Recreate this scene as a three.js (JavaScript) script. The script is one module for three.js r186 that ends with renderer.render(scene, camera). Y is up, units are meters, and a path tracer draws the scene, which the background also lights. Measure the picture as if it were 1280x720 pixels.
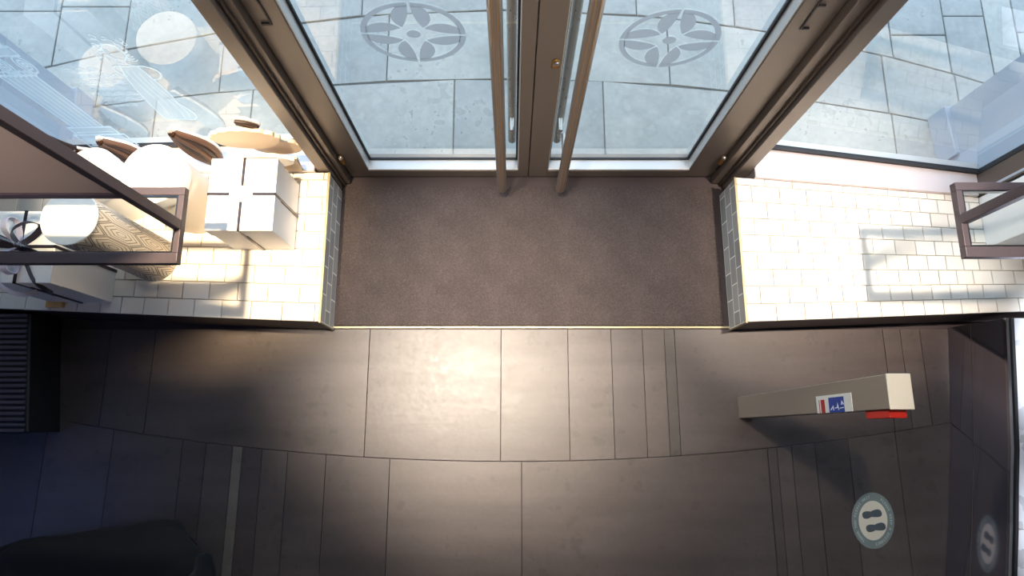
import * as THREE from 'three';
import { mergeGeometries, mergeVertices } from 'three/addons/utils/BufferGeometryUtils.js';
import { RoundedBoxGeometry } from 'three/addons/geometries/RoundedBoxGeometry.js';
import { RectAreaLightUniformsLib } from 'three/addons/lights/RectAreaLightUniformsLib.js';

// ------------------------------------------------------------------ camera, sky, exposure
const scene = new THREE.Scene();
const EYE = 2.85;                                                   // ceiling camera above the entrance
const camera = new THREE.PerspectiveCamera(48.46, 1280 / 720, 0.02, 100);
camera.position.set(0, EYE, 0);
camera.up.set(0, 0.2195, -0.9756);
camera.lookAt(0, EYE - 0.9756, -0.2195);                            // 12.7 degrees off the plumb line, towards the door
const renderer = new THREE.WebGLRenderer();
renderer.toneMapping = THREE.LinearToneMapping;
renderer.toneMappingExposure = 1.0;
renderer.shadowMap.enabled = true;
RectAreaLightUniformsLib.init();
{ // bright hazy daylight sky, a little bluer towards the zenith
  const w = 128, h = 64, d = new Float32Array(w * h * 4);
  for (let y = 0; y < h; y++) for (let x = 0; x < w; x++) {
    const up = Math.max(0, ((y + 0.5) / h - 0.5) * 2), i = (y * w + x) * 4;
    d[i] = 1.8 - 0.45 * up; d[i + 1] = 2.2 - 0.35 * up; d[i + 2] = 2.6 - 0.1 * up; d[i + 3] = 1;
  }
  const sky = new THREE.DataTexture(d, w, h, THREE.RGBAFormat, THREE.FloatType);
  sky.mapping = THREE.EquirectangularReflectionMapping; sky.magFilter = THREE.LinearFilter; sky.needsUpdate = true;
  scene.background = sky;
  scene.backgroundIntensity = 1.28;
}
// lamps of the room: [x, z, aim x, aim z, intensity, cone, colour]
const CEIL = 3.0;
const WARM = [1.0, 0.76, 0.48], WHITE = [1.0, 0.87, 0.7];
const DOWNLIGHTS = [
  [-0.70, -0.50, -0.22, -0.36, 50, 0.34, WHITE, 'white ceiling downlight over the entrance mat, the one closer to the gift boxes'],
  [-0.22, -0.54, 0.08, -0.36, 44, 0.37, WHITE, 'white ceiling downlight over the middle of the entrance mat'],
  [0.30, -0.56, 0.70, -0.25, 11, 0.7, WHITE, 'white ceiling downlight over the entrance mat, the one closer to the bare plinth'],
];
const SPOTS = [
  [-0.95, -0.75, -1.36, -0.95, 95, 0.27, WARM, 'warm ceiling spotlight aimed at the gift boxes'],
  [-0.60, 0.50, -2.45, -1.98, 16, 0.30, WHITE, 'white ceiling spotlight aimed at the hanging back panel'],
  [0.05, 1.30, 0.05, -2.9, 28, 0.33, WHITE, 'white ceiling spotlight farther inside, aimed at the glass doors'],
  [1.36, -0.62, 1.42, -0.86, 54, 0.30, [1.0, 0.84, 0.68], 'warm ceiling spotlight aimed at the empty white tiled plinth'],
  [2.55, -0.1, 2.52, -0.2, 95, 0.20, [0.86, 0.92, 1.0], 'cool ceiling spotlight aimed at the end of the white counter top by the plinth', 0.3],
  [2.50, 0.5, 2.45, 0.42, 95, 0.20, [0.86, 0.92, 1.0], 'cool ceiling spotlight aimed at the part of the white counter top away from the plinth', 0.3],
];

// ------------------------------------------------------------------ helpers
const V = (x, y, z) => new THREE.Vector3(x, y, z);
let seed = 7;
const rnd = () => ((seed = (seed * 16807) % 2147483647) / 2147483647);
const used = {};
const numbered = (n) => { const k = (used[n] = (used[n] ?? -1) + 1); return k ? n + '_' + String(k).padStart(3, '0') : n; };
function add(mesh, parent) { mesh.castShadow = true; mesh.receiveShadow = true; (parent ?? scene).add(mesh); return mesh; }
function obj(name, geo, material, parent) {
  const g = Array.isArray(geo) ? (geo.length > 1 ? mergeGeometries(geo.map((q) => q.index ? q.toNonIndexed() : q)) : geo[0]) : geo;
  const m = new THREE.Mesh(g, material); m.name = numbered(name); return add(m, parent);
}
function tag(o, label, category, group) { o.userData = { label, category }; if (group) o.userData.group = group; return o; }
function struct(o) { o.userData.kind = 'structure'; return o; }
function base(name, x = 0, y = 0, z = 0, turn = 0, parent) { const g = new THREE.Group(); g.name = numbered(name); g.position.set(x, y, z); g.rotation.y = turn; (parent ?? scene).add(g); return g; }
// uv in metres from each face's main direction
function metres(g) {
  const q = g.index ? g.toNonIndexed() : g; q.computeBoundingBox();
  const p = q.attributes.position, uv = new Float32Array(p.count * 2), a = V(), b = V(), c = V(), n = V();
  for (let i = 0; i < p.count; i += 3) {
    a.fromBufferAttribute(p, i); b.fromBufferAttribute(p, i + 1); c.fromBufferAttribute(p, i + 2);
    n.copy(b).sub(a).cross(c.clone().sub(a)); const x = Math.abs(n.x), y = Math.abs(n.y), z = Math.abs(n.z);
    [a, b, c].forEach((v, k) => { const [s, t] = y >= x && y >= z ? [v.x, v.z] : x >= z ? [v.z, v.y] : [v.x, v.y]; uv[(i + k) * 2] = s; uv[(i + k) * 2 + 1] = t; });
  }
  q.setAttribute('uv', new THREE.BufferAttribute(uv, 2)); return q;
}
// a box between two corners, edges rounded by r
function bx(x0, y0, z0, x1, y1, z1, r = 0.002) {
  const w = Math.abs(x1 - x0), h = Math.abs(y1 - y0), d = Math.abs(z1 - z0), rr = Math.min(r, w * 0.3, h * 0.3, d * 0.3);
  const g = r > 0 ? new RoundedBoxGeometry(w, h, d, 1, rr) : new THREE.BoxGeometry(w, h, d);
  g.translate((x0 + x1) / 2, (y0 + y1) / 2, (z0 + z1) / 2); return metres(g);
}
// a tile, slab or board: polygon [[x, z], ...] with chamfered top edge between y0 and y1
function piece(poly, y0, y1, bev = 0.0015) {
  let area = 0; poly.forEach(([x, z], i) => { const [u, w] = poly[(i + 1) % poly.length]; area += x * w - u * z; });
  const P = area > 0 ? poly.slice().reverse() : poly, n = P.length, cx = P.reduce((s, p) => s + p[0], 0) / n, cz = P.reduce((s, p) => s + p[1], 0) / n;
  const T = P.map(([x, z]) => { const l = Math.hypot(x - cx, z - cz) || 1, k = Math.min(0.4, bev * 1.4 / l); return [x + (cx - x) * k, z + (cz - z) * k]; }), pos = [];
  const tri = (a, b, c) => pos.push(...a, ...b, ...c), at = ([x, z], y) => [x, y, z];
  for (let i = 0; i < n; i++) {
    const j = (i + 1) % n;
    tri(at(P[i], y0), at(P[j], y0), at(P[j], y1 - bev)); tri(at(P[i], y0), at(P[j], y1 - bev), at(P[i], y1 - bev));
    tri(at(P[i], y1 - bev), at(P[j], y1 - bev), at(T[j], y1)); tri(at(P[i], y1 - bev), at(T[j], y1), at(T[i], y1));
    if (i > 0 && i < n - 1) tri(at(T[0], y1), at(T[i], y1), at(T[i + 1], y1));
  }
  const g = new THREE.BufferGeometry(); g.setAttribute('position', new THREE.Float32BufferAttribute(pos, 3)); g.computeVertexNormals(); return metres(g);
}
// a rod along points
const rod = (pts, r, seg = 40, rad = 10) => new THREE.TubeGeometry(new THREE.CatmullRomCurve3(pts.map((p) => V(...p))), seg, r, rad, false);
function extrude(shape, depth, bevel = 0.002, curve = 10) {
  const g = new THREE.ExtrudeGeometry(shape, { depth, bevelEnabled: bevel > 0, bevelSize: bevel, bevelThickness: bevel, bevelSegments: 2, curveSegments: curve }); return g;
}
const shapeOf = (pts) => new THREE.Shape(pts.map(([x, y]) => new THREE.Vector2(x, y)));

// ------------------------------------------------------------------ textures
function lattice(s, n) { const a = new Float32Array(n * n); let k = s; for (let i = 0; i < a.length; i++) { k = (k * 48271) % 2147483647; a[i] = k / 2147483647; } return a; }
function noise(n, fx, fy, s, oct = 4) { // tileable value noise, 0..1
  const out = new Float32Array(n * n); let amp = 1, sum = 0;
  for (let o = 0; o < oct; o++) {
    const gx = fx << o, gy = fy << o, m = Math.max(gx, gy), L = lattice(s + o * 97 + 1, m);
    for (let y = 0; y < n; y++) for (let x = 0; x < n; x++) {
      const u = x / n * gx, v = y / n * gy, i = Math.floor(u), j = Math.floor(v), a = u - i, b = v - j, A = a * a * (3 - 2 * a), B = b * b * (3 - 2 * b);
      const q = (p, r) => L[(r % gy) * m + (p % gx)];
      out[y * n + x] += amp * ((q(i, j) * (1 - A) + q(i + 1, j) * A) * (1 - B) + (q(i, j + 1) * (1 - A) + q(i + 1, j + 1) * A) * B);
    }
    sum += amp; amp *= 0.5;
  }
  for (let i = 0; i < out.length; i++) out[i] /= sum; return out;
}
function texture(n, fn, rep, srgb = true) {
  const d = new Uint8Array(n * n * 4);
  for (let i = 0; i < n * n; i++) { const c = fn(i, i % n, Math.floor(i / n)); for (let k = 0; k < 3; k++) d[i * 4 + k] = Math.max(0, Math.min(255, c[k] * 255)); d[i * 4 + 3] = 255; }
  const t = new THREE.DataTexture(d, n, n); t.wrapS = t.wrapT = THREE.RepeatWrapping; t.magFilter = THREE.LinearFilter; t.repeat.set(...rep); if (srgb) t.colorSpace = THREE.SRGBColorSpace; t.needsUpdate = true; return t;
}
const N = 512, nA = noise(N, 4, 4, 11, 6), nB = noise(N, 3, 24, 23, 5), nC = noise(N, 96, 96, 31, 2), nD = noise(N, 8, 8, 47, 5), nE = noise(N, 32, 32, 59, 3);
const grey = (v) => [v, v, v];
// porcelain floor: brushed streaks along the tile, cloudy patches, a few scuffs
const floorMap = texture(N, (i) => { const v = 0.86 + 0.16 * (nB[i] - 0.5) + 0.16 * (nA[i] - 0.5) + 0.05 * (nC[i] - 0.5) - (nE[i] > 0.73 && nD[i] > 0.5 ? 0.06 : 0); return [v, v * 0.985, v * 0.965]; }, [0.8, 0.8]);
const floorRough = texture(N, (i) => grey(0.62 + 0.08 * (nB[i] - 0.5) + 0.04 * (nD[i] - 0.5) + 0.03 * (nE[i] - 0.5) + 0.10 * (nC[i] - 0.5)), [0.9, 0.9], false);
const floorBump = texture(N, (i) => grey(0.5 + 0.5 * (nB[i] - 0.5) + 0.3 * (nC[i] - 0.5)), [0.8, 0.8], false);
// coir mat: tight loops, sprinkled grit
const matMap = texture(N, (i) => { const v = 0.82 + 0.34 * (nC[i] - 0.5) + 0.14 * (nA[i] - 0.5) + (nC[i] > 0.86 ? 0.10 : 0); return [v, v * 0.98, v * 0.97]; }, [3.1, 3.1]);
const matBump = texture(N, (i) => grey(nC[i]), [3.1, 3.1], false);
// flagstones: mottled, with gum spots and rain stains
const stoneMap = texture(N, (i, x, y) => {
  let v = 0.86 + 0.15 * (nA[i] - 0.5) + 0.10 * (nD[i] - 0.5) + 0.08 * (nE[i] - 0.5) + 0.06 * (nC[i] - 0.5); if (nE[i] > 0.70 && nA[i] > 0.55) v -= 0.07; if (nE[i] < 0.25) v += 0.04; if (nC[i] > 0.80 && nA[i] > 0.52) v -= 0.13;
  return [v * (1 + 0.05 * (nD[i] - 0.4)), v, v * 0.985];
}, [0.55, 0.55]);
const stoneBump = texture(N, (i) => grey(0.5 * nE[i] + 0.5 * nC[i]), [0.55, 0.55], false);
const brushed = texture(N, (i) => grey(0.55 + 0.35 * (nB[i] - 0.5)), [2, 2], false);
const marbleMap = texture(N, (i) => { const v = Math.abs(nA[i] - 0.5) < 0.035 ? 0.8 : 0.93 + 0.1 * (nD[i] - 0.5); return [v, v, v * 1.02]; }, [0.9, 0.9]);
function canvas(w, h, draw, alpha) { const c = document.createElement('canvas'); c.width = w; c.height = h; const g = c.getContext('2d'); draw(g, w, h); const t = new THREE.CanvasTexture(c); if (!alpha) t.colorSpace = THREE.SRGBColorSpace; return t; }

// ------------------------------------------------------------------ materials
const std = (color, roughness, metalness = 0, more = {}) => new THREE.MeshStandardMaterial({ color, roughness, metalness, ...more });
const M = {
  bronze: std('#7c726b', 0.42, 0.4), bronzeDark: std('#5d524b', 0.45, 0.4), steel: std('#b9b2aa', 0.6, 0.9, { roughnessMap: brushed }),
  handle: std('#958c85', 0.36, 0.65), handleGroove: std('#c9a678', 0.3, 0.85),
  aluminium: std('#c9c6c4', 0.42, 0.6), gasket: std('#14151c', 0.6), black: std('#1b1a1e', 0.5), gold: std('#c79a55', 0.28, 0.9), chrome: std('#c8c8cc', 0.12, 1),
  glass: new THREE.MeshPhysicalMaterial({ color: '#eef5f5', roughness: 0, transmission: 1, thickness: 0, ior: 1.85 }),
  shelfGlass: new THREE.MeshPhysicalMaterial({ color: '#f2f6f5', roughness: 0.02, transmission: 1, thickness: 0, ior: 1.5 }),
  tileWhite: [0, 1, 2].map((k) => std(['#e6dfd6', '#e1d9cf', '#eae4dc'][k], 0.16)), tileGrey: [0, 1, 2].map((k) => std(['#b3aea8', '#aaa6a1', '#bcb7b0'][k], 0.22)),
  grout: std('#b6a998', 0.95), groutLight: std('#f0ebdf', 0.9), trimGold: std('#aaa080', 0.5, 0.4), sill: std('#d9d2d6', 0.34, 0.35, { roughnessMap: brushed }),
  floorTile: [0, 1, 2].map((k) => std(['#5d5454', '#595051', '#615858'][k], 0.7, 0, { map: floorMap, roughnessMap: floorRough, bumpMap: floorBump, bumpScale: 0.0006 })),
  floorPale: std('#857d77', 0.6, 0, { map: floorMap, roughnessMap: floorRough }), floorBlue: std('#55504f', 0.6, 0, { map: floorMap, roughnessMap: floorRough }), groutDark: std('#40373a', 0.9),
  mat: std('#544b4b', 1, 0, { map: matMap, bumpMap: matBump, bumpScale: 0.004 }),
  slab: [0, 1, 2, 3].map((k) => std(['#c4c3c0', '#bfbebc', '#cac8c4', '#bbbbba'][k], 0.8, 0, { map: stoneMap, bumpMap: stoneBump, bumpScale: 0.002 })), joint: std('#8a8886', 1),
  wall: std('#a9a4a0', 0.85), pier: std('#a3aab6', 0.7), ceiling: std('#d8d4cf', 0.9), skirt: std('#35292a', 0.5), plinthFront: std('#3d3132', 0.45),
  frost: new THREE.MeshPhysicalMaterial({ color: '#999ea4', roughness: 1, transmission: 0.55, thickness: 0, side: THREE.DoubleSide }), white: std('#f3f1f0', 0.55), whiteGloss: std('#f5f4f4', 0.3), cream: std('#f0e8de', 0.7), creamBoard: std('#dcc9b4', 0.75), ribbon: std('#2a2530', 0.3), ribbonLight: std('#c9c3d6', 0.28),
  cocoa: std('#5a4033', 0.55), cocoaDark: std('#2e201c', 0.5), shelfMetal: std('#5a5259', 0.35, 0.6), panel: std('#b3a09a', 0.5), panelRail: std('#6b5f6d', 0.4, 0.3),
  post: std('#978a7c', 0.5, 0.1), postCap: std('#efe3d0', 0.5), red: std('#d62a1e', 0.45), mirror: std('#aaa6b2', 0.07, 0.95), counterTop: std('#f1f1f5', 0.25, 0, { map: marbleMap }),
  ribbed: std('#4f4850', 0.6), cloth: std('#130e10', 0.9), clothNavy: std('#11141b', 0.8), lampBody: std('#f0efec', 0.5),
};

// ------------------------------------------------------------------ room shell
struct(obj('ceiling', bx(-3.0, CEIL, -1.6, 3.0, CEIL + 0.1, 4.1, 0), M.ceiling));
struct(obj('wall_left', bx(-2.95, 0, -1.05, -2.85, CEIL, 4.05, 0), M.wall));
struct(obj('wall_right', bx(2.85, 0, -1.05, 2.95, CEIL, 4.05, 0), M.wall));
struct(obj('wall_back', bx(-2.95, 0, 4.0, 2.95, CEIL, 4.1, 0), M.wall));
struct(obj('wall_front', bx(-2.95, 2.55, -1.45, 2.95, CEIL, -1.12, 0), M.wall));
const pierPoly = { right: [[2.05, -1.48], [2.066, -1.25], [2.035, -1.09], [2.02, -1.008], [2.95, -0.985], [2.95, -1.48]], left: [[-2.077, -1.58], [-2.05, -1.3], [-2.0, -1.13], [-1.99, -1.105], [-2.95, -1.10], [-2.95, -1.58]] };
for (const side of ['left', 'right']) { // the masonry pier beside each shop window, with its skirting outside
  const p = struct(obj('wall_front_' + side, piece(pierPoly[side], -0.02, CEIL, 0), M.pier)), s = side === 'left' ? -1 : 1, q = pierPoly[side];
  obj('skirting', piece([[q[0][0] - s * 0.02, q[0][1] - 0.012], [q[1][0] - s * 0.02, q[1][1]], [q[1][0] + s * 0.1, q[1][1]], [q[0][0] + s * 0.1, q[0][1] - 0.012]], -0.02, 0.11, 0.006), M.pier, p);
}

// floor: screed, then every tile; the long joint bows a little, as it was laid
const bow = (x) => 0.124 - 0.045 * x * x;
const floor = struct(obj('floor', bx(-2.9, -0.1, -1.245, 2.9, -0.008, 4.05, 0), M.groutDark));
const G = 0.0011;
function floorTile(x0, x1, zf0, zf1, m) {
  const n = Math.max(1, Math.ceil((x1 - x0) / 0.25)), poly = [];
  for (let i = 0; i <= n; i++) { const x = x0 + G + (x1 - x0 - 2 * G) * i / n; poly.push([x, zf0(x) + G]); }
  for (let i = n; i >= 0; i--) { const x = x0 + G + (x1 - x0 - 2 * G) * i / n; poly.push([x, zf1(x) - G]); }
  obj('floor_tile', piece(poly, -0.01, 0, 0.001), m, floor);
}
const row1 = [-2.9, -2.3, -2.04, -1.80, -1.60, -0.638, -0.049, 0.25, 0.444, 0.585, 0.683, 0.729, 1.666, 1.744, 1.832, 2.06, 2.9];
const row2 = [-2.9, -2.02, -1.73, -1.425, -1.324, -1.207, -1.164, -1.079, -0.967, -0.801, -0.526, 0.041, 1.103, 1.144, 1.208, 1.31, 1.456, 1.663, 2.1, 2.9];
row1.slice(1).forEach((x, i) => floorTile(row1[i], x, () => -0.452, bow, i === 10 ? M.floorBlue : M.floorTile[(i * 5) % 3]));
row2.slice(1).forEach((x, i) => floorTile(row2[i], x, bow, () => 0.73, i === 5 ? M.floorPale : M.floorTile[(i * 7 + 1) % 3]));
for (let r = 0; r < 3; r++) for (let i = 0; i < 5; i++) floorTile(-2.9 + i * 1.16, -1.74 + i * 1.16, () => 0.73 + r * 1.09, () => 0.73 + (r + 1) * 1.09, M.floorTile[(i + r) % 3]);
const edge = obj('trim_1', bx(-0.82, -0.01, -0.4645, 0.99, 0.0015, -0.4555, 0.001), M.trimGold); struct(edge);
const mat = tag(obj('entrance_mat', bx(-0.805, -0.008, -1.13, 0.955, 0.004, -0.468, 0.004), M.mat), 'dark grey-brown carpet entrance mat set in the floor inside the glass doors', 'mat');

// pavement outside: flagstones on their bed
const pave = struct(obj('pavement', bx(-7, -0.3, -9, 7, -0.032, -1.25, 0), M.joint));
const zA = (x) => -1.712 + (x > 0 ? 0.055 : 0.036) * x * x, zB = (x) => -2.10 + (x > 0 ? 0.075 : 0.06) * x * x, zF = (x) => -1.27 + (Math.abs(x) > 1.06 ? 0.0 : 0);
function slab(x0, x1, z0, z1, skew = 0) { const g = 0.0028; // z0 nearer the door
  const f = (x, z) => (typeof z === 'function' ? z(x) : z);
  obj('paving_slab', piece([[x0 + g, f(x0, z0) - g], [x1 - g, f(x1, z0) - g], [x1 - g + skew, f(x1, z1) + g], [x0 + g + skew, f(x0, z1) + g]], -0.04, -0.02 - rnd() * 0.003, 0.003), M.slab[Math.floor(rnd() * 4)], pave);
}
const cut = (list, z0, z1) => list.slice(1).forEach((x, i) => slab(list[i], x, z0, z1));
cut([-2.3, -1.75, -1.28, -0.285, 0.45, 1.25, 1.86, 2.1], zF, zA);
cut([-3.6, -2.6, -2.05, -1.45, -0.623, 0.08, 0.785, 1.33, 1.85, 2.2, 2.5, 3.3], zA, zB);
{
  const cols = [-4.2, -3.3, -2.75, -2.3, -1.95, -1.45, -0.765, -0.06, 0.635, 1.13, 1.55, 1.91, 2.19, 2.40, 2.55, 2.95, 3.6, 4.2];
  cols.slice(1).forEach((x, i) => {
    const x0 = cols[i], m = (x0 + x) / 2; let z = zB(m), first = true, k = 0;
    const cuts = [0.22 + 0.3 * rnd(), 0.55, 0.6, 0.7];
    if (Math.abs(x0 - 1.91) < 0.01) cuts[0] = 0.17; if (Math.abs(x0 - 2.19) < 0.01) cuts[0] = 0.36; if (Math.abs(x0 - 2.40) < 0.01) cuts[0] = 0.1;
    for (const c of cuts) { slab(x0, x, first ? zB : z, z - c - (first ? 0.12 : 0) * 0, 0); z -= c; first = false; if (++k > 3) break; }
  });
  for (let r = 0; r < 5; r++) for (let i = 0; i < 9; i++) slab(-4.5 + i + (r % 2) * 0.4, -3.5 + i + (r % 2) * 0.4, -4.55 - r * 0.75, -5.3 - r * 0.75);
}

// ------------------------------------------------------------------ entrance: frame and two glass door leaves
const DZ = -1.18, GZ = -1.235, TOP = 2.4;
for (const s of [-1, 1]) { // posts between door and shop windows
  const X = (a) => s < 0 ? -a : a, [o, m, i] = s < 0 ? [0.855, 0.80, 0.765] : [1.055, 0.995, 0.945];
  const f = struct(base('door_frame'));
  obj('post', bx(X(o), 0, -1.29, X(m), 2.55, -1.118, 0.004), M.bronze, f);
  obj('rebate', bx(X(m) + (s < 0 ? 0 : 0), 0, -1.29, X(i), 2.55, -1.148, 0.003), M.bronze, f);
  obj('stop_bead', bx(X(m - 0.003), 0, -1.15, X(m - 0.014), 2.55, -1.136, 0.003), M.bronzeDark, f);
}
{ const f = struct(base('door_frame')); obj('head', bx(-0.80, TOP + 0.01, -1.29, 0.995, 2.55, -1.14, 0.004), M.bronze, f); obj('transom_lip', bx(-0.765, TOP + 0.005, -1.20, 0.945, TOP + 0.02, -1.16, 0.002), M.bronzeDark, f); }
// round leaf emblem on the glass
function emblem(cx, cy, rx, ry, turn, parent) {
  const gs = [], ring = new THREE.Shape(), hole = new THREE.Path();
  ring.absellipse(0, 0, 1, 1, 0, Math.PI * 2); hole.absellipse(0, 0, 0.885, 0.885, 0, Math.PI * 2);
  for (let q = 0; q < 4; q++) { // ring in four arcs with slits at the star's tips
    const a0 = q * Math.PI / 2 + 0.025, a1 = (q + 1) * Math.PI / 2 - 0.025, s = new THREE.Shape(); s.absarc(0, 0, 1, a0, a1, false); s.absarc(0, 0, 0.885, a1, a0, true); gs.push(new THREE.ShapeGeometry(s, 24));
    for (const side of [0, 1]) { // two leaves beside each tip: one edge follows the star, the other bulges out
      const sgn = side ? -1 : 1, A = (side ? q + 1 : q) * Math.PI / 2, p = new THREE.Shape(), at = (r, d) => [Math.cos(A + sgn * d) * r, Math.sin(A + sgn * d) * r];
      p.moveTo(...at(0.90, 0.03)); p.quadraticCurveTo(...at(0.52, 0.07), ...at(0.30, 0.70)); p.bezierCurveTo(...at(0.46, 0.84), ...at(0.76, 0.66), ...at(0.90, 0.26)); p.lineTo(...at(0.90, 0.03));
      gs.push(new THREE.ShapeGeometry(p, 14));
    }
  }
  const dot = new THREE.Shape(); dot.absellipse(0, 0, 0.135, 0.125, 0, Math.PI * 2); gs.push(new THREE.ShapeGeometry(dot, 20));
  const m = obj('emblem', gs, M.frost, parent); m.scale.set(rx, ry, 1); m.rotation.z = turn; m.position.set(cx, cy, GZ + 0.003); m.userData.label = 'round grey frosted emblem with a four-pointed star between leaves';
}
function doorLeaf(n, x0, x1, sl, sr, handleX, outerX, em, label) {
  const d = struct(base('door_' + n)); d.userData.label = label;
  obj('stile', bx(x0, 0.008, GZ - 0.03, x0 + sl, TOP, DZ, 0.003), M.bronze, d); obj('stile', bx(x1 - sr, 0.008, GZ - 0.03, x1, TOP, DZ, 0.003), M.bronze, d);
  obj('bottom_rail', bx(x0 + sl, 0.008, GZ - 0.03, x1 - sr, 0.078, DZ, 0.002), M.bronze, d);
  obj('glazing_ledge', bx(x0 + sl + 0.001, 0.078, GZ, x1 - sr - 0.001, 0.0865, DZ - 0.002, 0.002), M.aluminium, d);
  for (const x of [x0 + sl, x1 - sr - 0.004]) obj('glazing_bead', bx(x, 0.0865, GZ, x + 0.004, TOP - 0.1, DZ - 0.004, 0.001), M.aluminium, d);
  obj('top_rail', bx(x0 + sl, TOP - 0.1, GZ - 0.03, x1 - sr, TOP, DZ, 0.003), M.bronze, d);
  const gx0 = x0 + sl + 0.004, gx1 = x1 - sr - 0.004;
  const pane = new THREE.PlaneGeometry(gx1 - gx0, TOP - 0.186); pane.translate((gx0 + gx1) / 2, (TOP - 0.1 + 0.0865) / 2, GZ); obj('glass_pane', pane, M.glass, d);
  obj('gasket', [bx(gx0, 0.0865, GZ - 0.004, gx1, 0.0945, GZ + 0.005, 0), bx(gx0, 0.0945, GZ - 0.004, gx0 + 0.008, TOP - 0.1, GZ + 0.005, 0), bx(gx1 - 0.008, 0.0945, GZ - 0.004, gx1, TOP - 0.1, GZ + 0.005, 0)], M.gasket, d);
  for (const [hx, hz, sgn, foot, r] of [[handleX, -1.072, 1, 0.10, 0.021], [outerX, -1.305, -1, 0.12, 0.018]]) { // pull bars inside and outside
    const bar = new THREE.CapsuleGeometry(r, TOP - 0.75, 3, 18); bar.scale(1, 1, 0.75); bar.translate(hx, foot + (TOP - 0.75) / 2 + r, hz); const h = obj('handle', bar, sgn > 0 ? M.handle : M.steel, d);
    h.userData.label = sgn > 0 ? 'bronze pull bar on the inside' : 'steel pull bar on the outside';
    if (sgn > 0) for (const dx of [-0.008, 0.006]) obj('inlay_line', bx(hx + dx, foot + 0.03, hz + r * 0.6, hx + dx + 0.003, foot + 1.62, hz + r * 0.79, 0.0005), M.handleGroove, h);
    for (const y of [foot + 0.25, foot + 1.4]) { const st = new THREE.CylinderGeometry(0.009, 0.009, Math.abs(hz - (sgn > 0 ? DZ - 0.05 : GZ)), 14); st.rotateX(Math.PI / 2); st.translate(hx, y, (hz + (sgn > 0 ? DZ - 0.05 : GZ)) / 2); obj('standoff', st, M.steel, h); }
  }
  emblem(...em, d);
  return d;
}
const d1 = doorLeaf(1, -0.762, 0.0755, 0.096, 0.0455, -0.045, 0.0, [-0.312, 1.045, 0.166, 0.154, -0.03], 'glass door leaf with a bronze frame and pull bar, swinging beside the gift box window');
const d2 = doorLeaf(2, 0.0785, 0.942, 0.0855, 0.121, 0.218, 0.205, [0.507, 1.012, 0.161, 0.154, -0.03], 'glass door leaf with a bronze frame, pull bar and key lock, swinging beside the empty plinth');
{ // lock, flush bolts, hinge pins
  const c = new THREE.CapsuleGeometry(0.013, 0.028, 4, 14); c.scale(1, 1, 0.4); c.translate(0.143, 0.965, DZ + 0.004); const l = obj('lock', c, M.gold, d2); l.userData.label = 'small brass key lock';
  const k = new THREE.CylinderGeometry(0.009, 0.009, 0.008, 16); k.rotateX(Math.PI / 2); k.translate(0.143, 0.977, DZ + 0.01); obj('lock_cylinder', k, M.chrome, l);
  obj('flush_bolt', [bx(0.862, 1.15, DZ, 0.868, 1.32, DZ + 0.004, 0.001), bx(0.868, 1.15, DZ, 0.888, 1.157, DZ + 0.006, 0.001), bx(0.868, 1.255, DZ, 0.888, 1.262, DZ + 0.006, 0.001)], M.black, d2);
  obj('flush_bolt', [bx(-0.715, 1.17, DZ, -0.709, 1.35, DZ + 0.004, 0.001), bx(-0.74, 1.17, DZ, -0.715, 1.18, DZ + 0.006, 0.001)], M.black, d1);
  for (const [x, d] of [[-0.748, d1], [0.925, d2]]) { const p = new THREE.CylinderGeometry(0.011, 0.011, 0.05, 14); p.translate(x, 0.22, DZ + 0.012); obj('hinge_pin', p, M.gold, d); const q = new THREE.SphereGeometry(0.012, 14, 8); q.translate(x, 0.249, DZ + 0.012); obj('hinge_cap', q, M.steel, d); }
}

// ------------------------------------------------------------------ shop windows either side
function shopWindow(n, xa, za, xb, zb) { // from the door post (a) to the pier (b)
  const w = struct(base('window_' + n)), dx = xb - xa, dz = zb - za, L = Math.hypot(dx, dz), g = base('glazing', xa, 0, za, -Math.atan2(dz, dx), w);
  const S = 0.245, T = 2.5;
  const pane = new THREE.PlaneGeometry(L, T - S); pane.translate(L / 2, (S + T) / 2, 0); obj('glass_pane', pane, M.glass, g);
  obj('gasket', [bx(0, S, -0.01, L, S + 0.014, 0.010, 0), bx(L - 0.016, S, -0.01, L, T, 0.012, 0), bx(0, S, -0.01, 0.01, T, 0.01, 0)], M.gasket, g);
  obj('window_frame', [bx(0, 0.0, -0.03, L, S, 0.006, 0.002), bx(0, T, -0.05, L, T + 0.06, 0.02, 0.002)], M.aluminium, g);
  obj('outer_sill', bx(0, S - 0.05, -0.05, L, S - 0.012, -0.0, 0.004), M.aluminium, g);
  return [w, g, L];
}
const [w1, g1] = shopWindow(1, 1.05, -1.230, 2.036, -1.100), glL = (x) => -1.245 + 0.03 * (-x - 0.9);
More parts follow.
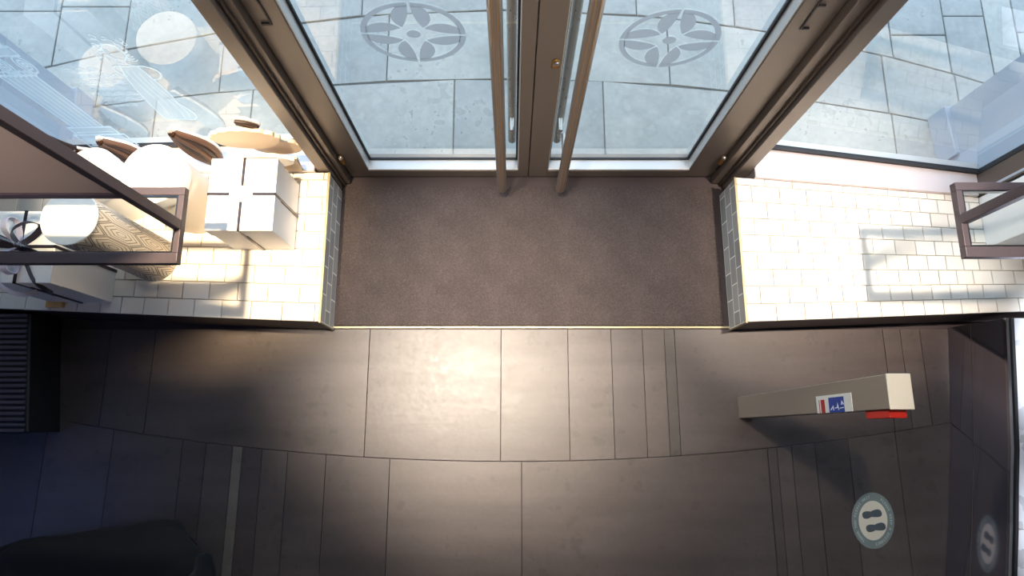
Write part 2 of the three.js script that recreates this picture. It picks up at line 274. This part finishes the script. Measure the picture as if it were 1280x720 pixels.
// (window_2 runs from the pier to the post so that its inner face looks into the shop)
const [w2, g2, L2] = shopWindow(2, -2.0, glL(-2.0), -0.85, glL(-0.85));
obj('jamb_strip', bx(2.022, 0.22, -1.095, 2.034, 2.5, -1.0, 0.002), M.bronzeDark, w1);
{ // etched drawings on window_2: a fluted pillar, and a draped garden figure over a scale pattern
  const u = (x) => (x + 2.0) / Math.cos(0.03), white = new THREE.MeshPhysicalMaterial({ color: '#c9dbe6', roughness: 1, transmission: 0.5, thickness: 0, transparent: true, side: THREE.DoubleSide });
  const etch = (x0, y0, x1, y1, draw) => {
    const a = canvas(768, 1024, (g, w, h) => { g.fillStyle = '#000'; g.fillRect(0, 0, w, h); g.strokeStyle = '#fff'; g.fillStyle = '#fff'; g.lineJoin = g.lineCap = 'round'; draw(g, w, h); }, true);
    const m = white.clone(); m.alphaMap = a; const p = new THREE.PlaneGeometry(u(x1) - u(x0), y1 - y0); p.translate((u(x0) + u(x1)) / 2, (y0 + y1) / 2, 0.002); return obj('etched_drawing', p, m, g2);
  };
  const line = (g, pts, wd, c = '#fff') => { g.strokeStyle = c; g.lineWidth = wd; g.beginPath(); pts.forEach(([x, y], i) => i ? g.lineTo(x, y) : g.moveTo(x, y)); g.stroke(); };
  etch(-1.88, 0.25, -1.59, 1.10, (g, w, h) => { // pillar: base, shaft with flutes, scrolled capital
    const tone = '#7a7a7a', l = '#e0e0e0';
    g.fillStyle = tone; g.fillRect(220, 330, 330, 470); g.fillRect(150, 800, 470, 224); g.fillRect(150, 40, 470, 150);
    line(g, [[220, 330], [220, 800], [550, 800], [550, 330], [220, 330]], 14, l); for (const x of [275, 330, 385, 440, 495]) line(g, [[x, 350], [x, 780]], 10, '#c0c0c0');
    line(g, [[150, 800], [620, 800], [620, 880], [150, 880], [150, 800]], 14, l); line(g, [[110, 880], [660, 880], [660, 1010], [110, 1010], [110, 880]], 16, l); line(g, [[190, 850], [580, 850]], 8, l);
    g.strokeStyle = l; g.lineWidth = 14; for (const cx of [190, 385, 580]) for (const r of [62, 36, 14]) { g.beginPath(); g.arc(cx, 255, r, 0, 7); g.stroke(); }
    for (let x = 240; x < 540; x += 48) { g.beginPath(); g.arc(x + 24, 318, 20, 0, 7); g.stroke(); }
    line(g, [[130, 190], [640, 190], [640, 130], [130, 130], [130, 190]], 14, l); line(g, [[160, 120], [610, 120], [570, 40], [200, 40], [160, 120]], 14, l);
  });
  etch(-1.56, 0.45, -1.18, 1.06, (g, w, h) => {
    g.strokeStyle = '#7c7c7c'; g.lineWidth = 5; // overlapping scales
    for (let r = 0; r < 7; r++) for (let c = 0; c < 6 - Math.abs(r - 3); c++) for (const q of [44, 33, 22, 11]) { g.beginPath(); g.arc(40 + c * 84 + (r % 2) * 42, 380 + r * 66, q, Math.PI, 0); g.stroke(); }
    const l = '#9c9c9c'; g.fillStyle = '#707070'; // draped figure with loose hair, seen as line work
    g.beginPath(); g.moveTo(420, 330); g.bezierCurveTo(330, 560, 350, 800, 330, 960); g.lineTo(560, 980); g.bezierCurveTo(640, 940, 600, 840, 560, 760); g.bezierCurveTo(580, 600, 560, 460, 540, 330); g.closePath(); g.fill(); g.strokeStyle = l; g.lineWidth = 12; g.stroke();
    for (const [a, b, c, d] of [[430, 380, 400, 900], [470, 380, 450, 930], [505, 400, 500, 950], [530, 480, 545, 940]]) { g.beginPath(); g.moveTo(a, b); g.bezierCurveTo(a - 30, (b + d) / 2 - 60, c + 50, (b + d) / 2 + 60, c, d); g.lineWidth = 8; g.stroke(); }
    g.beginPath(); g.ellipse(480, 190, 62, 78, 0.1, 0, 7); g.lineWidth = 10; g.stroke();
    for (let k = 0; k < 22; k++) { const a = k * 0.62, x = 480 + Math.cos(a) * (70 + (k % 5) * 22), y = 180 + Math.sin(a) * (80 + (k % 4) * 20); g.beginPath(); g.arc(x, y, 14 + (k % 3) * 8, a, a + 4.2); g.lineWidth = 7; g.stroke(); }
    g.beginPath(); g.moveTo(430, 330); g.bezierCurveTo(360, 300, 330, 380, 400, 430); g.moveTo(540, 330); g.bezierCurveTo(640, 330, 690, 420, 600, 470); g.bezierCurveTo(560, 490, 540, 450, 560, 430); g.lineWidth = 14; g.stroke();
  });
}

// ------------------------------------------------------------------ tiled display plinths
const PH = 0.22;
function plinth(s, x0, x1, front, back, X, label) {
  const p = base('display_plinth'); tag(p, label, 'plinth', undefined);
  const F = front, B = back, xs = [x0, x0 + (x1 - x0) * 0.25, x0 + (x1 - x0) * 0.5, x0 + (x1 - x0) * 0.75, x1];
  const ring = (inset) => [...xs.map((x) => [x, F(x) - inset]), ...xs.slice().reverse().map((x) => [x, B(x)])];
  obj('body', piece(ring(0.006), 0, PH - 0.008, 0), M.grout, p);
  obj('kick_board', piece([...xs.map((x) => [x, F(x)]), ...xs.slice().reverse().map((x) => [x, F(x) - 0.006])], 0.004, PH - 0.012, 0.001), M.plinthFront, p);
  const rows = 8.45, zr = (x, r) => F(x) + (B(x) - F(x)) * Math.min(r, rows) / rows, xe = Math.abs(x0), xend = Math.abs(x1), g = 0.0016;
  for (let r = 0; r < rows; r++) {
    let a = xe, t = Math.ceil((xe - X(-1)) > 0 ? -1 : -2); t = -1.5 + (r % 2) * 0.5;
    while (X(t) <= xe + 0.012) t += 1;
    while (a < xend - 0.005) {
      const b = Math.min(X(t), xend); t += 1;
      const l = s * (a + g), h = s * (b - g), r1 = Math.min(r + 1, rows);
      obj('tile', piece([[l, zr(l, r) - g], [h, zr(h, r) - g], [h, zr(h, r1) + g], [l, zr(l, r1) + g]], PH - 0.009, PH, 0.0012), M.tileWhite[Math.floor(rnd() * 3)], p); a = b;
    }
  }
  // the end that faces the mat: three courses of grey tiles with pale joints
  const zf = F(x0), zb = B(x0), xi = x0, th = 0.0012;
  obj('end_bed', bx(xi, 0.002, zf - 0.004, xi - s * 0.004, PH - 0.006, zb + 0.004, 0), M.groutLight, p);
  for (let c = 0; c < 3; c++) {
    const y0 = 0.006 + c * 0.0705, y1 = y0 + 0.0675; let z = zf - 0.004, k = 0;
    while (z > zb + 0.01) { const len = k === 0 && c % 2 ? 0.06 : 0.122, z1 = Math.max(zb + 0.004, z - len); obj('end_tile', bx(xi - s * 0.003, y0 + 0.001, z - 0.0024, xi - s * (0.003 + th), y1 - 0.0015, z1 + 0.0024, 0.001), M.tileGrey[(c + k) % 3], p); z = z1; k++; }
  }
  obj('edge_trim', [bx(xi - s * 0.009, PH - 0.006, zf, xi + s * 0.001, PH + 0.0015, zb, 0.001), bx(xi - s * 0.009, 0.002, zf - 0.001, xi + s * 0.001, PH, zf + 0.004, 0.001)], M.trimGold, p);
  return p;
}
const frontL = (x) => -0.448 - 0.042 * Math.max(0, -x - 0.85), backL = (x) => -1.112 + 0.02 * Math.max(0, -x - 1.2), frontR = (x) => -0.447 - 0.038 * Math.max(0, x - 1), backR = (x) => -1.09 + 0.088 * (x - 0.98);
const pl = plinth(-1, -0.806, -2.3, frontL, backL, (t) => 0.894 + 0.137 * t - 0.0035 * Math.min(t, 8) * t, 'white tiled window plinth carrying the gift boxes and the round boxes');
const pr = plinth(1, 0.982, 2.4, frontR, backR, (t) => 1.044 + 0.125 * t - 0.0031 * Math.min(t, 10) * t, 'white tiled window plinth, almost bare, lit by a strong spotlight');
{ // metal sills between tiles and glass
  const s = (n, pts) => struct(obj('trim_' + n, piece(pts, 0.05, PH + 0.02, 0.003), M.sill));
  s(2, [[-0.862, backL(-0.862)], [-1.4, backL(-1.4)], [-2.0, backL(-2.0)], [-2.0, glL(-2.0) + 0.008], [-0.862, glL(-0.862) + 0.008]]);
  s(3, [[1.06, backR(1.06)], [2.02, backR(2.02)], [2.034, -1.092], [1.06, -1.222]]);
}

// ------------------------------------------------------------------ lamps
function fitting(x, z, aimX, aimZ, I, cone, c, label, soft = 1) {
  const f = base('ceiling_spotlight', x, CEIL, z); tag(f, label, 'spotlight'); f.name = f.name;
  const ring = new THREE.LatheGeometry([[0.036, 0.0], [0.036, -0.006], [0.044, -0.012], [0.056, -0.010], [0.06, 0.0]].map(([a, b]) => new THREE.Vector2(a, b)), 28); obj('bezel', ring, M.lampBody, f);
  const disc = new THREE.CylinderGeometry(0.034, 0.034, 0.003, 24); disc.translate(0, -0.003, 0);
  obj('lamp_lens', disc, new THREE.MeshStandardMaterial({ color: '#ffffff', emissive: new THREE.Color(...c), emissiveIntensity: 6 }), f);
  const l = new THREE.SpotLight(new THREE.Color(...c), I, 0, cone, soft, 2); l.position.set(x, CEIL - 0.02, z); l.target.position.set(aimX, 0, aimZ); l.castShadow = true; l.shadow.radius = 2.6; l.name = 'lamp'; scene.add(l, l.target);
}
for (const d of DOWNLIGHTS) fitting(...d); for (const d of SPOTS) fitting(...d);

{ // blue screen on the wall beyond the frame, whose glow tints the dark tiles
  const t = base('wall_screen', -2.85, 1.1, 0.45); tag(t, 'upright blue glowing screen on the side wall above the ribbed unit', 'screen');
  obj('casing', bx(0, -0.45, -0.3, 0.04, 0.45, 0.3, 0.006), M.black, t);
  obj('display', bx(0.04, -0.43, -0.28, 0.042, 0.43, 0.28, 0), new THREE.MeshStandardMaterial({ color: '#000000', emissive: new THREE.Color(0.1, 0.22, 0.75), emissiveIntensity: 0.8 }), t);
  const l = new THREE.RectAreaLight(new THREE.Color(0.13, 0.28, 1.0), 1.6, 0.56, 0.86); l.position.set(-2.80, 1.1, 0.45); l.lookAt(0, 0.4, 0.45); scene.add(l);
}

// ------------------------------------------------------------------ gifts
function giftBox(x0, x1, z0, z1, h, label, ribW) { // x0<x1, z0<z1
  const cx = (x0 + x1) / 2, cz = (z0 + z1) / 2, w = x1 - x0, d = z1 - z0, b = base('gift_box', cx, PH, cz); tag(b, label, 'gift box');
  obj('box_body', bx(-w / 2 + 0.003, 0, -d / 2 + 0.003, w / 2 - 0.003, h - 0.05, d / 2 - 0.003, 0.003), M.white, b);
  obj('lid', bx(-w / 2, h - 0.07, -d / 2, w / 2, h, d / 2, 0.003), M.white, b);
  const e = 0.0018, r = ribW / 2;
  obj('ribbon', [bx(-r, h - 0.001, -d / 2 - e, r, h + e, d / 2 + e, 0.0005), bx(-r, 0.002, d / 2 - 0.004, r, h + e, d / 2 + e, 0.0005), bx(-r, 0.002, -d / 2 - e, r, h + e, -d / 2 + 0.004, 0.0005)], M.ribbon, b);
  obj('ribbon', [bx(-w / 2 - e, h - 0.001, -r, w / 2 + e, h + 1.5 * e, r, 0.0005), bx(w / 2 - 0.004, 0.002, -r, w / 2 + e, h + 1.5 * e, r, 0.0005), bx(-w / 2 - e, 0.002, -r, -w / 2 + 0.004, h + 1.5 * e, r, 0.0005)], M.ribbon, b);
  return b;
}
const gb1 = giftBox(-1.188, -0.925, -1.056, -0.757, 0.272, 'square white gift box with thin dark crossed ribbons and a white knot, nearest the doors', 0.011);
{ const k = new THREE.SphereGeometry(0.026, 18, 10); k.scale(1, 0.35, 1.3); k.translate(0, 0.276, 0); obj('knot', k, M.whiteGloss, gb1); for (const s of [-1, 1]) { const q = new THREE.SphereGeometry(0.024, 16, 10); q.scale(1.1, 0.3, 0.75); q.translate(s * 0.02, 0.277, 0.0); obj('bow_loop', q, M.whiteGloss, gb1); } }
const gb2 = giftBox(-1.93, -1.673, -0.80, -0.526, 0.375, 'white gift box with a big dark looped bow, under the hanging panel', 0.012);
{ // bow: flat satin ribbon loops
  const strip = (pts, w, m) => { const s = shapeOf([[-w / 2, -0.0012], [w / 2, -0.0012], [w / 2, 0.0012], [-w / 2, 0.0012]]); return obj('bow_loop', new THREE.ExtrudeGeometry(s, { steps: 36, bevelEnabled: false, extrudePath: new THREE.CatmullRomCurve3(pts.map((p) => V(...p))) }), m, gb2); };
  const H = 0.377;
  for (let k = 0; k < 6; k++) { const a = k * Math.PI / 3 + 0.4, c = Math.cos(a), s = Math.sin(a), R = 0.085 + 0.02 * (k % 2), z = 0.06 + 0.02 * (k % 3); strip([[0, H + 0.002, 0], [c * R * 0.5, H + z, s * R * 0.5], [c * R, H + z * 0.9, s * R], [c * R * 1.05, H + z * 0.3, s * R * 1.05], [c * R * 0.6, H + 0.006, s * R * 0.6], [0.004 * c, H + 0.004, 0.004 * s]], 0.022, k % 3 === 1 ? M.ribbonLight : M.ribbon); }
  strip([[0, H + 0.004, 0], [0.05, H + 0.03, 0.06], [0.075, H + 0.004, 0.13], [0.078, H - 0.06, 0.15], [0.06, H - 0.12, 0.15]], 0.02, M.ribbon);
  strip([[0, H + 0.004, 0], [-0.04, H + 0.04, 0.08], [-0.03, H + 0.02, 0.15], [0.0, H - 0.05, 0.17], [0.03, H - 0.08, 0.152]], 0.02, M.ribbonLight);
  const k = new THREE.SphereGeometry(0.018, 14, 10); k.scale(1, 0.8, 1); k.translate(0, H + 0.012, 0); obj('knot', k, M.ribbon, gb2);
}
function roundBox(x, z, r, h, m, label, lidH = 0.055) {
  const b = base('round_box', x, PH, z); tag(b, label, 'round box', undefined);
  const prof = (rr, y0, y1) => new THREE.LatheGeometry([[0, y0], [rr - 0.002, y0], [rr, y0 + 0.002], [rr, y1 - 0.002], [rr - 0.002, y1], [0, y1]].map(([a, c]) => new THREE.Vector2(a, c)), 56);
  obj('tube_body', prof(r - 0.003, 0, h - lidH * 0.5), m, b); obj('lid', prof(r, h - lidH, h), M.whiteGloss, b);
  return b;
}
// printed hexagons, one inside the other
const hexMap = canvas(1024, 1024, (g, w, h) => {
  g.fillStyle = '#d6cabf'; g.fillRect(0, 0, w, h); g.strokeStyle = '#6c6059'; const R = 85.33, dy = R * 1.5, dx = R * Math.sqrt(3) * (w / (R * Math.sqrt(3) * 7)), sx = dx / (R * Math.sqrt(3));
  for (let r = -1; r < 9; r++) for (let c = -1; c < 9; c++) for (const [q, lw] of [[0.94, 5], [0.70, 4], [0.46, 4], [0.22, 3]]) {
    const cx = c * dx + (r & 1 ? dx / 2 : 0), cy = r * dy; g.lineWidth = lw; g.beginPath(); for (let k = 0; k <= 6; k++) { const a = Math.PI / 6 + k * Math.PI / 3; g[k ? 'lineTo' : 'moveTo'](cx + Math.cos(a) * R * q * sx, cy + Math.sin(a) * R * q); } g.stroke();
  }
}); hexMap.wrapS = hexMap.wrapT = THREE.RepeatWrapping; hexMap.repeat.set(1.6, 1.6);
roundBox(-1.515, -0.715, 0.098, 0.55, std('#ffffff', 0.5, 0, { map: hexMap }), 'tall round box printed with dark nested hexagons, seen through the hanging glass shelf', 0.008);
roundBox(-1.347, -0.945, 0.119, 0.385, M.cream, 'plain pale round box with flat white lid, beside the crossed-ribbon gift box');
roundBox(-1.645, -0.99, 0.105, 0.29, M.white, 'white round box half hidden behind the slanting steel hanger, closest to the window corner');

// cut-out display boards standing by the glass
function podBoard(name, x, z, y0, y1, w, lean, label, group, stalk) {
  const b = base(name, x, y0, z, 0.25); tag(b, label, 'display figure', group);
  const H = y1 - y0, n = 30, out = [], inn = [];
  const half = (t) => w * 0.5 * Math.pow(Math.sin(Math.PI * Math.min(1, 0.06 + t * 0.94)), 0.75) * (1 - 0.25 * t);
  const shp = (e) => { const L = [], R = []; for (let i = 0; i <= n; i++) { const t = i / n, c = lean * t * t; L.push([c - half(t) - e, t * H]); R.push([c + half(t) + e, t * H]); } L[n][1] += e; R[n][1] += e; return shapeOf([...R, ...L.reverse()]); };
  obj('board', extrude(shp(0.007), 0.008, 0.0015), M.white, b);
  for (let k = -2; k <= 2; k++) { // raised ridges
    const pts = []; for (let i = 0; i <= 14; i++) { const t = 0.02 + 0.95 * i / 14; pts.push([lean * t * t + half(t) * k * 0.42, t * H, 0.011 + 0.012 * (1 - Math.abs(k) / 3)]); }
    obj('ridge', rod(pts, w * 0.1, 30, 8), k % 2 ? M.cocoaDark : M.cocoa, b);
  }
  if (stalk) obj('stalk', rod([[lean, H, 0.004], [lean * 2, H + 0.06, 0.004], [lean * 3.3, H + 0.16, 0.0]], 0.009, 20, 8), M.cocoaDark, b);
  return b;
}
podBoard('pod_figure', -1.635, -1.165, 0.24, 0.47, 0.12, -0.03, 'brown ridged pod cut-out with white edge, at the glass behind the half hidden round box');
podBoard('pod_figure', -1.295, -1.165, 0.24, 0.55, 0.125, -0.04, 'brown ridged pod cut-out with a white edge, rising behind the plain pale round box');
podBoard('stalked_pod_figure', -1.80, -1.165, 0.24, 0.37, 0.075, -0.02, 'slim dark pod cut-out with a long stalk beside the slanting steel hanger', undefined, true);
{ // whipped cream cut-out with a pod on top, three boards deep
  const b = base('cream_figure', -1.035, PH + 0.02, -1.125, 0.0); tag(b, 'scalloped cream-swirl display cut-out with a dark pod on top, behind the crossed-ribbon gift box', 'display figure');
  const scallop = (cx, cy, rx, ry, n, d) => { const p = []; for (let i = 0; i < 120; i++) { const a = i / 120 * Math.PI * 2, k = 1 + (Math.sin(a) > -0.1 ? d * Math.abs(Math.sin(a * n)) : 0); p.push([cx + Math.cos(a) * rx * k, cy + Math.sin(a) * ry * k]); } return shapeOf(p); };
  const brd = (sh, z, m) => { const g = extrude(sh, 0.014, 0.0015); g.translate(0, 0, z); return obj('cream_board', g, m, b); };
  brd(scallop(-0.005, 0.30, 0.128, 0.075, 8, 0.10), 0.0, M.creamBoard);
  brd(scallop(0.075, 0.185, 0.10, 0.06, 6, 0.08), -0.022, M.creamBoard);
  brd(scallop(0.01, 0.14, 0.12, 0.05, 7, 0.08), 0.02, M.white);
  brd(shapeOf([[-0.12, 0], [0.12, 0], [0.135, 0.12], [-0.13, 0.12]]), 0.002, M.creamBoard);
  const pod = extrude(scallop(0, 0, 0.047, 0.026, 1, 0), 0.008, 0.001); pod.rotateZ(-0.55); pod.translate(0.035, 0.392, -0.02); obj('pod_board', pod, M.white, b);
  for (const k of [-1, 0, 1]) { const g = rod([[-0.036, 0.018 + k * 0.008, 0], [0, k * 0.014, 0], [0.036, -0.018 + k * 0.008, 0]].map(([x, y, z]) => [x + 0.035, y + 0.392, -0.005]), 0.007, 16, 8); obj('pod_ridge', g, k ? M.cocoaDark : M.cocoa, b); }
}
tag(obj('metal_block', bx(-1.94, PH, -0.565, -1.87, PH + 0.02, -0.505, 0.003), std('#e6bb7c', 0.3, 0.6)), 'small shiny brass block on the plinth edge in front of the bow gift box', 'block');
{ const b = base('display_box', 2.028, PH, -0.768); tag(b, 'tall plain white display box under the hanging glass shelf of the bare plinth', 'display box'); obj('box_body', bx(0, 0, -0.225, 0.3, 0.42, 0, 0.003), M.white, b); obj('lid', bx(-0.003, 0.36, -0.228, 0.303, 0.424, 0.003, 0.003), M.white, b); }

// ------------------------------------------------------------------ hanging shelves
function hangingShelf(s, xe, zb, zf, y, label, panel) { // s: -1 runs to -x
  const h = base('hanging_shelf', xe, y, (zb + zf) / 2); tag(h, label, 'shelf'); const D = (zf - zb) / 2, L = 1.0, t = 0.028, X = (a) => s * a;
  obj('rail', bx(X(0), 0, D - t - 0.008, X(L), t, D, 0.002), M.shelfMetal, h); obj('rail', bx(X(0), 0, -D, X(L), t, -D + t, 0.002), M.shelfMetal, h);
  obj('end_rail', bx(X(0), 0, -D + t, X(0.02), t, D - t - 0.008, 0.002), M.shelfMetal, h); obj('end_rail', bx(X(L - 0.02), 0, -D + t, X(L), t, D - t - 0.008, 0.002), M.shelfMetal, h);
  const g = new THREE.PlaneGeometry(L - 0.044, 2 * D - 2 * t - 0.012); g.rotateX(-Math.PI / 2); g.translate(X(L / 2), t * 0.6, -0.004); obj('glass_shelf', g, M.shelfGlass, h);
  obj('glass_edge', [bx(X(0.021), t * 0.3, -D + t + 0.001, X(L - 0.021), t * 0.9, -D + t + 0.004, 0), bx(X(0.021), t * 0.3, D - t - 0.013, X(L - 0.021), t * 0.9, D - t - 0.010, 0), bx(X(0.021), t * 0.3, -D + t + 0.004, X(0.025), t * 0.9, D - t - 0.013, 0)], M.chrome, h);
  for (const a of [0, L - 0.026]) { const r = obj('hanger', bx(X(a), t, -0.016, X(a + 0.026), CEIL - y, 0.016, 0.002), M.shelfMetal, h); obj('hanger_strip', bx(X(a + 0.006), t + 0.004, -0.0185, X(a + 0.020), CEIL - y - 0.01, -0.0155, 0.0005), M.chrome, r); }
  if (panel) {
    obj('back_panel', bx(X(0.027), 1.165 - y, -0.006, X(L - 0.027), 2.5 - y, 0.006, 0.001), M.panel, h).userData.label = 'dull brown-grey back panel between the hangers';
    obj('panel_rail', bx(X(0.027), 1.135 - y, -0.012, X(L - 0.027), 1.167 - y, 0.012, 0.001), M.panelRail, h);
  }
  return h;
}
hangingShelf(-1, -1.075, -0.787, -0.527, 0.84, 'hanging dark steel shelf frame with a brown-grey back panel, over the gift boxes', true);
hangingShelf(1, 1.46, -0.804, -0.548, 0.84, 'hanging dark steel frame with a bare glass shelf, over the bare plinth', false);

// ------------------------------------------------------------------ post with label and red plate
{
  const p = base('stand_post', 0.99, 0, -0.104); tag(p, 'square beige-grey post standing on the floor tiles, with printed label and red plate', 'post'); const H = 1.15;
  obj('shaft', bx(0, 0, -0.046, 0.062, H - 0.004, 0.046, 0.003), M.post, p); obj('cap', bx(-0.001, H - 0.006, -0.047, 0.063, H, 0.047, 0.0025), M.postCap, p);
  obj('red_plate', bx(0.008, 1.01, 0.046, 0.056, 1.125, 0.068, 0.002), M.red, p);
  const lab = canvas(512, 256, (g, w, h) => {
    g.fillStyle = '#efece2'; g.fillRect(0, 0, w, h); g.fillStyle = '#b9302c'; g.fillRect(40, 60, 12, 196); g.fillRect(70, 60, 60, 196); g.fillStyle = '#1c3f9c'; g.fillRect(190, 40, 220, 216);
    g.strokeStyle = '#eef3ff'; g.lineWidth = 14; g.lineCap = 'round'; g.beginPath(); g.moveTo(215, 215); g.lineTo(250, 170); g.lineTo(255, 220); g.moveTo(280, 195); g.lineTo(310, 190); g.lineTo(318, 150); g.lineTo(330, 220); g.moveTo(350, 200); g.lineTo(395, 195); g.moveTo(370, 150); g.lineTo(380, 110); g.lineTo(400, 150); g.stroke();
  });
  const q = new THREE.BoxGeometry(0.0016, 0.22, 0.054), lm = [M.white, std('#ffffff', 0.5, 0, { map: lab })];
  q.clearGroups(); q.addGroup(0, 6, 0); q.addGroup(6, 6, 1); q.addGroup(12, 24, 0);
  // print on the outer face, reading up the post
  const uv = q.attributes.uv; for (const [i, u, v] of [[4, 1, 1], [5, 1, 0], [6, 0, 1], [7, 0, 0]]) uv.setXY(i, u, v);
  const m = new THREE.Mesh(q, lm); m.name = 'printed_label'; m.position.set(-0.0006, 0.85, 0.0185); m.userData.label = 'white label with a red bar and a blue block of white script'; add(m, p);
}

// ------------------------------------------------------------------ floor sticker with footprints
{
  const s = base('floor_sticker', 1.523, 0, 0.364, -0.24); tag(s, 'round grey floor sticker with two footprints on a pale disc', 'sticker');
  const disc = (rx, rz, y, h) => { const e = new THREE.Shape(); e.absellipse(0, 0, rx, rz, 0, Math.PI * 2); const g = extrude(e, h, 0, 40); g.rotateX(-Math.PI / 2); g.translate(0, y, 0); return g; };
  const ring = canvas(1024, 1024, (g, w, h) => {
    g.fillStyle = '#7a8584'; g.fillRect(0, 0, w, h); g.fillStyle = '#b4bcb8'; g.font = 'bold 74px sans-serif'; g.textAlign = 'center'; g.textBaseline = 'middle';
    const arc = (txt, mid, step) => [...txt].forEach((ch, i) => { const a = mid + (i - (txt.length - 1) / 2) * step; g.save(); g.translate(w / 2 + Math.cos(a) * 432, h / 2 + Math.sin(a) * 432); g.rotate(a + Math.PI / 2); g.fillText(ch, 0, 0); g.restore(); });
    arc('PLEASE KEEP A DISTANCE', 0, 0.118); arc('THANK YOU PLEASE WAIT', Math.PI, 0.118);
  });
  const top = disc(0.089, 0.114, 0.0003, 0.0009), p = top.attributes.position, uv = top.attributes.uv; for (let i = 0; i < p.count; i++) uv.setXY(i, 0.5 + p.getX(i) / 0.178, 0.5 - p.getZ(i) / 0.228);
  obj('ring', top, std('#ffffff', 0.55, 0, { map: ring }), s);
  obj('disc', disc(0.060, 0.080, 0.0012, 0.0006), std('#ddd5c5', 0.55), s);
  for (const z of [-0.026, 0.028]) { const f = new THREE.Shape(); f.moveTo(-0.040, 0); f.bezierCurveTo(-0.042, -0.018, -0.018, -0.017, -0.004, -0.011); f.bezierCurveTo(0.01, -0.014, 0.044, -0.027, 0.044, -0.002); f.bezierCurveTo(0.044, 0.02, 0.014, 0.015, 0.0, 0.010); f.bezierCurveTo(-0.016, 0.016, -0.040, 0.019, -0.040, 0); const g = extrude(f, 0.0005, 0, 12); g.rotateX(-Math.PI / 2); g.translate(0.001, 0.0018, z); g.rotateY(0.42); obj('footprint', g, std('#4d575f', 0.55), s); }
}

// ------------------------------------------------------------------ counter with sloping polished front
{
  const c = base('display_counter'); tag(c, 'low counter with a sloping polished dark front, chrome edge and white marbled top', 'counter');
  const zs = [-0.457, -0.207, 0.067, 0.2, 0.362, 0.582, 0.9], xb = [1.963, 1.932, 1.895, 1.869, 1.840, 1.795, 1.72], H = 0.26, lean = 0.067;
  const sheet = (u0, u1, off) => { const pos = [], front = []; for (let i = 0; i < zs.length - 1; i++) { const P = (k, u, o) => [xb[k] + lean * u + o, H * u, zs[k]]; const A = P(i, u0, off), B = P(i + 1, u0, off), C = P(i + 1, u1, off), D = P(i, u1, off); front.push(...A, ...B, ...C, ...A, ...C, ...D); const E = P(i, u0, off + 0.012), F = P(i + 1, u0, off + 0.012), K = P(i + 1, u1, off + 0.012), L = P(i, u1, off + 0.012); pos.push(...E, ...K, ...F, ...E, ...L, ...K, ...D, ...C, ...K, ...D, ...K, ...L); } const geo = (a) => { const g = new THREE.BufferGeometry(); g.setAttribute('position', new THREE.Float32BufferAttribute(a, 3)); return g; }, f = mergeVertices(geo(front)), q = geo(pos); f.computeVertexNormals(); q.computeVertexNormals(); return metres(mergeGeometries([f.toNonIndexed(), q])); };
  obj('core', piece([...zs.map((z, i) => [xb[i] + lean + 0.02, z + (i ? 0 : 0.004)]), [2.84, 0.9], [2.84, -0.453]], 0, H - 0.02, 0), M.black, c);
  obj('kick_panel', sheet(0.01, 0.40, 0.0), M.mirror, c).userData.label = 'polished dark lower panel'; obj('front_panel', sheet(0.41, 0.955, 0.0), M.mirror, c).userData.label = 'polished dark upper panel';
  obj('panel_seam', sheet(0.40, 0.41, 0.002), M.trimGold, c);
  obj('edge_trim', sheet(0.955, 1.0, -0.003), M.chrome, c); obj('edge_trim', sheet(0.985, 1.02, 0.014), M.black, c);
  const top = (a, b) => { const L = [], R = []; for (let i = a; i <= b; i++) L.push([xb[i] + lean + 0.026, zs[i] + (i === a ? 0.001 : 0) - (i === b ? 0.001 : 0)]); return obj('top_slab', piece([...L, [2.84, zs[b] + 0.03], [2.84, zs[a] + (a ? 0.032 : 0)]], H - 0.02, H, 0.001), M.counterTop, c); };
  top(0, 4); top(4, 6);
}
// low dark unit with a ribbed top beside the plinth
{
  const u = base('ribbed_unit'); tag(u, 'low dark unit with a ribbed top against the plinth end, beyond the bow gift box', 'low unit');
  obj('unit_body', piece([[-2.035, -0.488], [-1.965, 0], [-2.6, 0.02], [-2.6, -0.488]], 0, 0.19, 0.006), M.black, u);
  for (let i = 0; i < 22; i++) { const z = -0.485 + i * 0.0225; obj('rib', bx(-2.58, 0.19, z, -2.042 + (z + 0.495) * 0.14, 0.2, z + 0.013, 0.003), M.ribbed, u); }
}
// dark soft bag on the floor
{
  const b = base('holdall_bag', -1.66, 0, 0.62); tag(b, 'slumped black fabric bag with a navy end lying on the dark floor tiles', 'bag');
  const blob = (hx, hy, hz, sx) => { const g = new THREE.SphereGeometry(1, 48, 28), p = g.attributes.position; for (let i = 0; i < p.count; i++) { const v = V().fromBufferAttribute(p, i), q = (t, e) => Math.sign(t) * Math.pow(Math.abs(t), e); const w = 1 + 0.05 * Math.sin(v.x * 7 + v.y * 4) + 0.04 * Math.sin(v.z * 9 - v.x * 5); p.setXYZ(i, q(v.x, 0.55) * hx * w, Math.max(-hy, q(v.y, 0.6) * hy * w), (q(v.z, 0.6) * hz + sx * v.x) * w); } g.computeVertexNormals(); return g; };
  const m = blob(0.42, 0.15, 0.22, -0.075); m.translate(-0.02, 0.15, -0.02); obj('bag_body', m, M.cloth, b);
  const e = blob(0.05, 0.12, 0.17, 0); e.translate(0.4, 0.13, 0.03); obj('end_pocket', e, M.clothNavy, b);
  obj('strap', rod([[0.2, 0.29, -0.08], [0.28, 0.34, 0.06], [0.38, 0.27, 0.12], [0.3, 0.3, 0.2]], 0.014, 30, 8), M.cloth, b);
}

renderer.render(scene, camera);
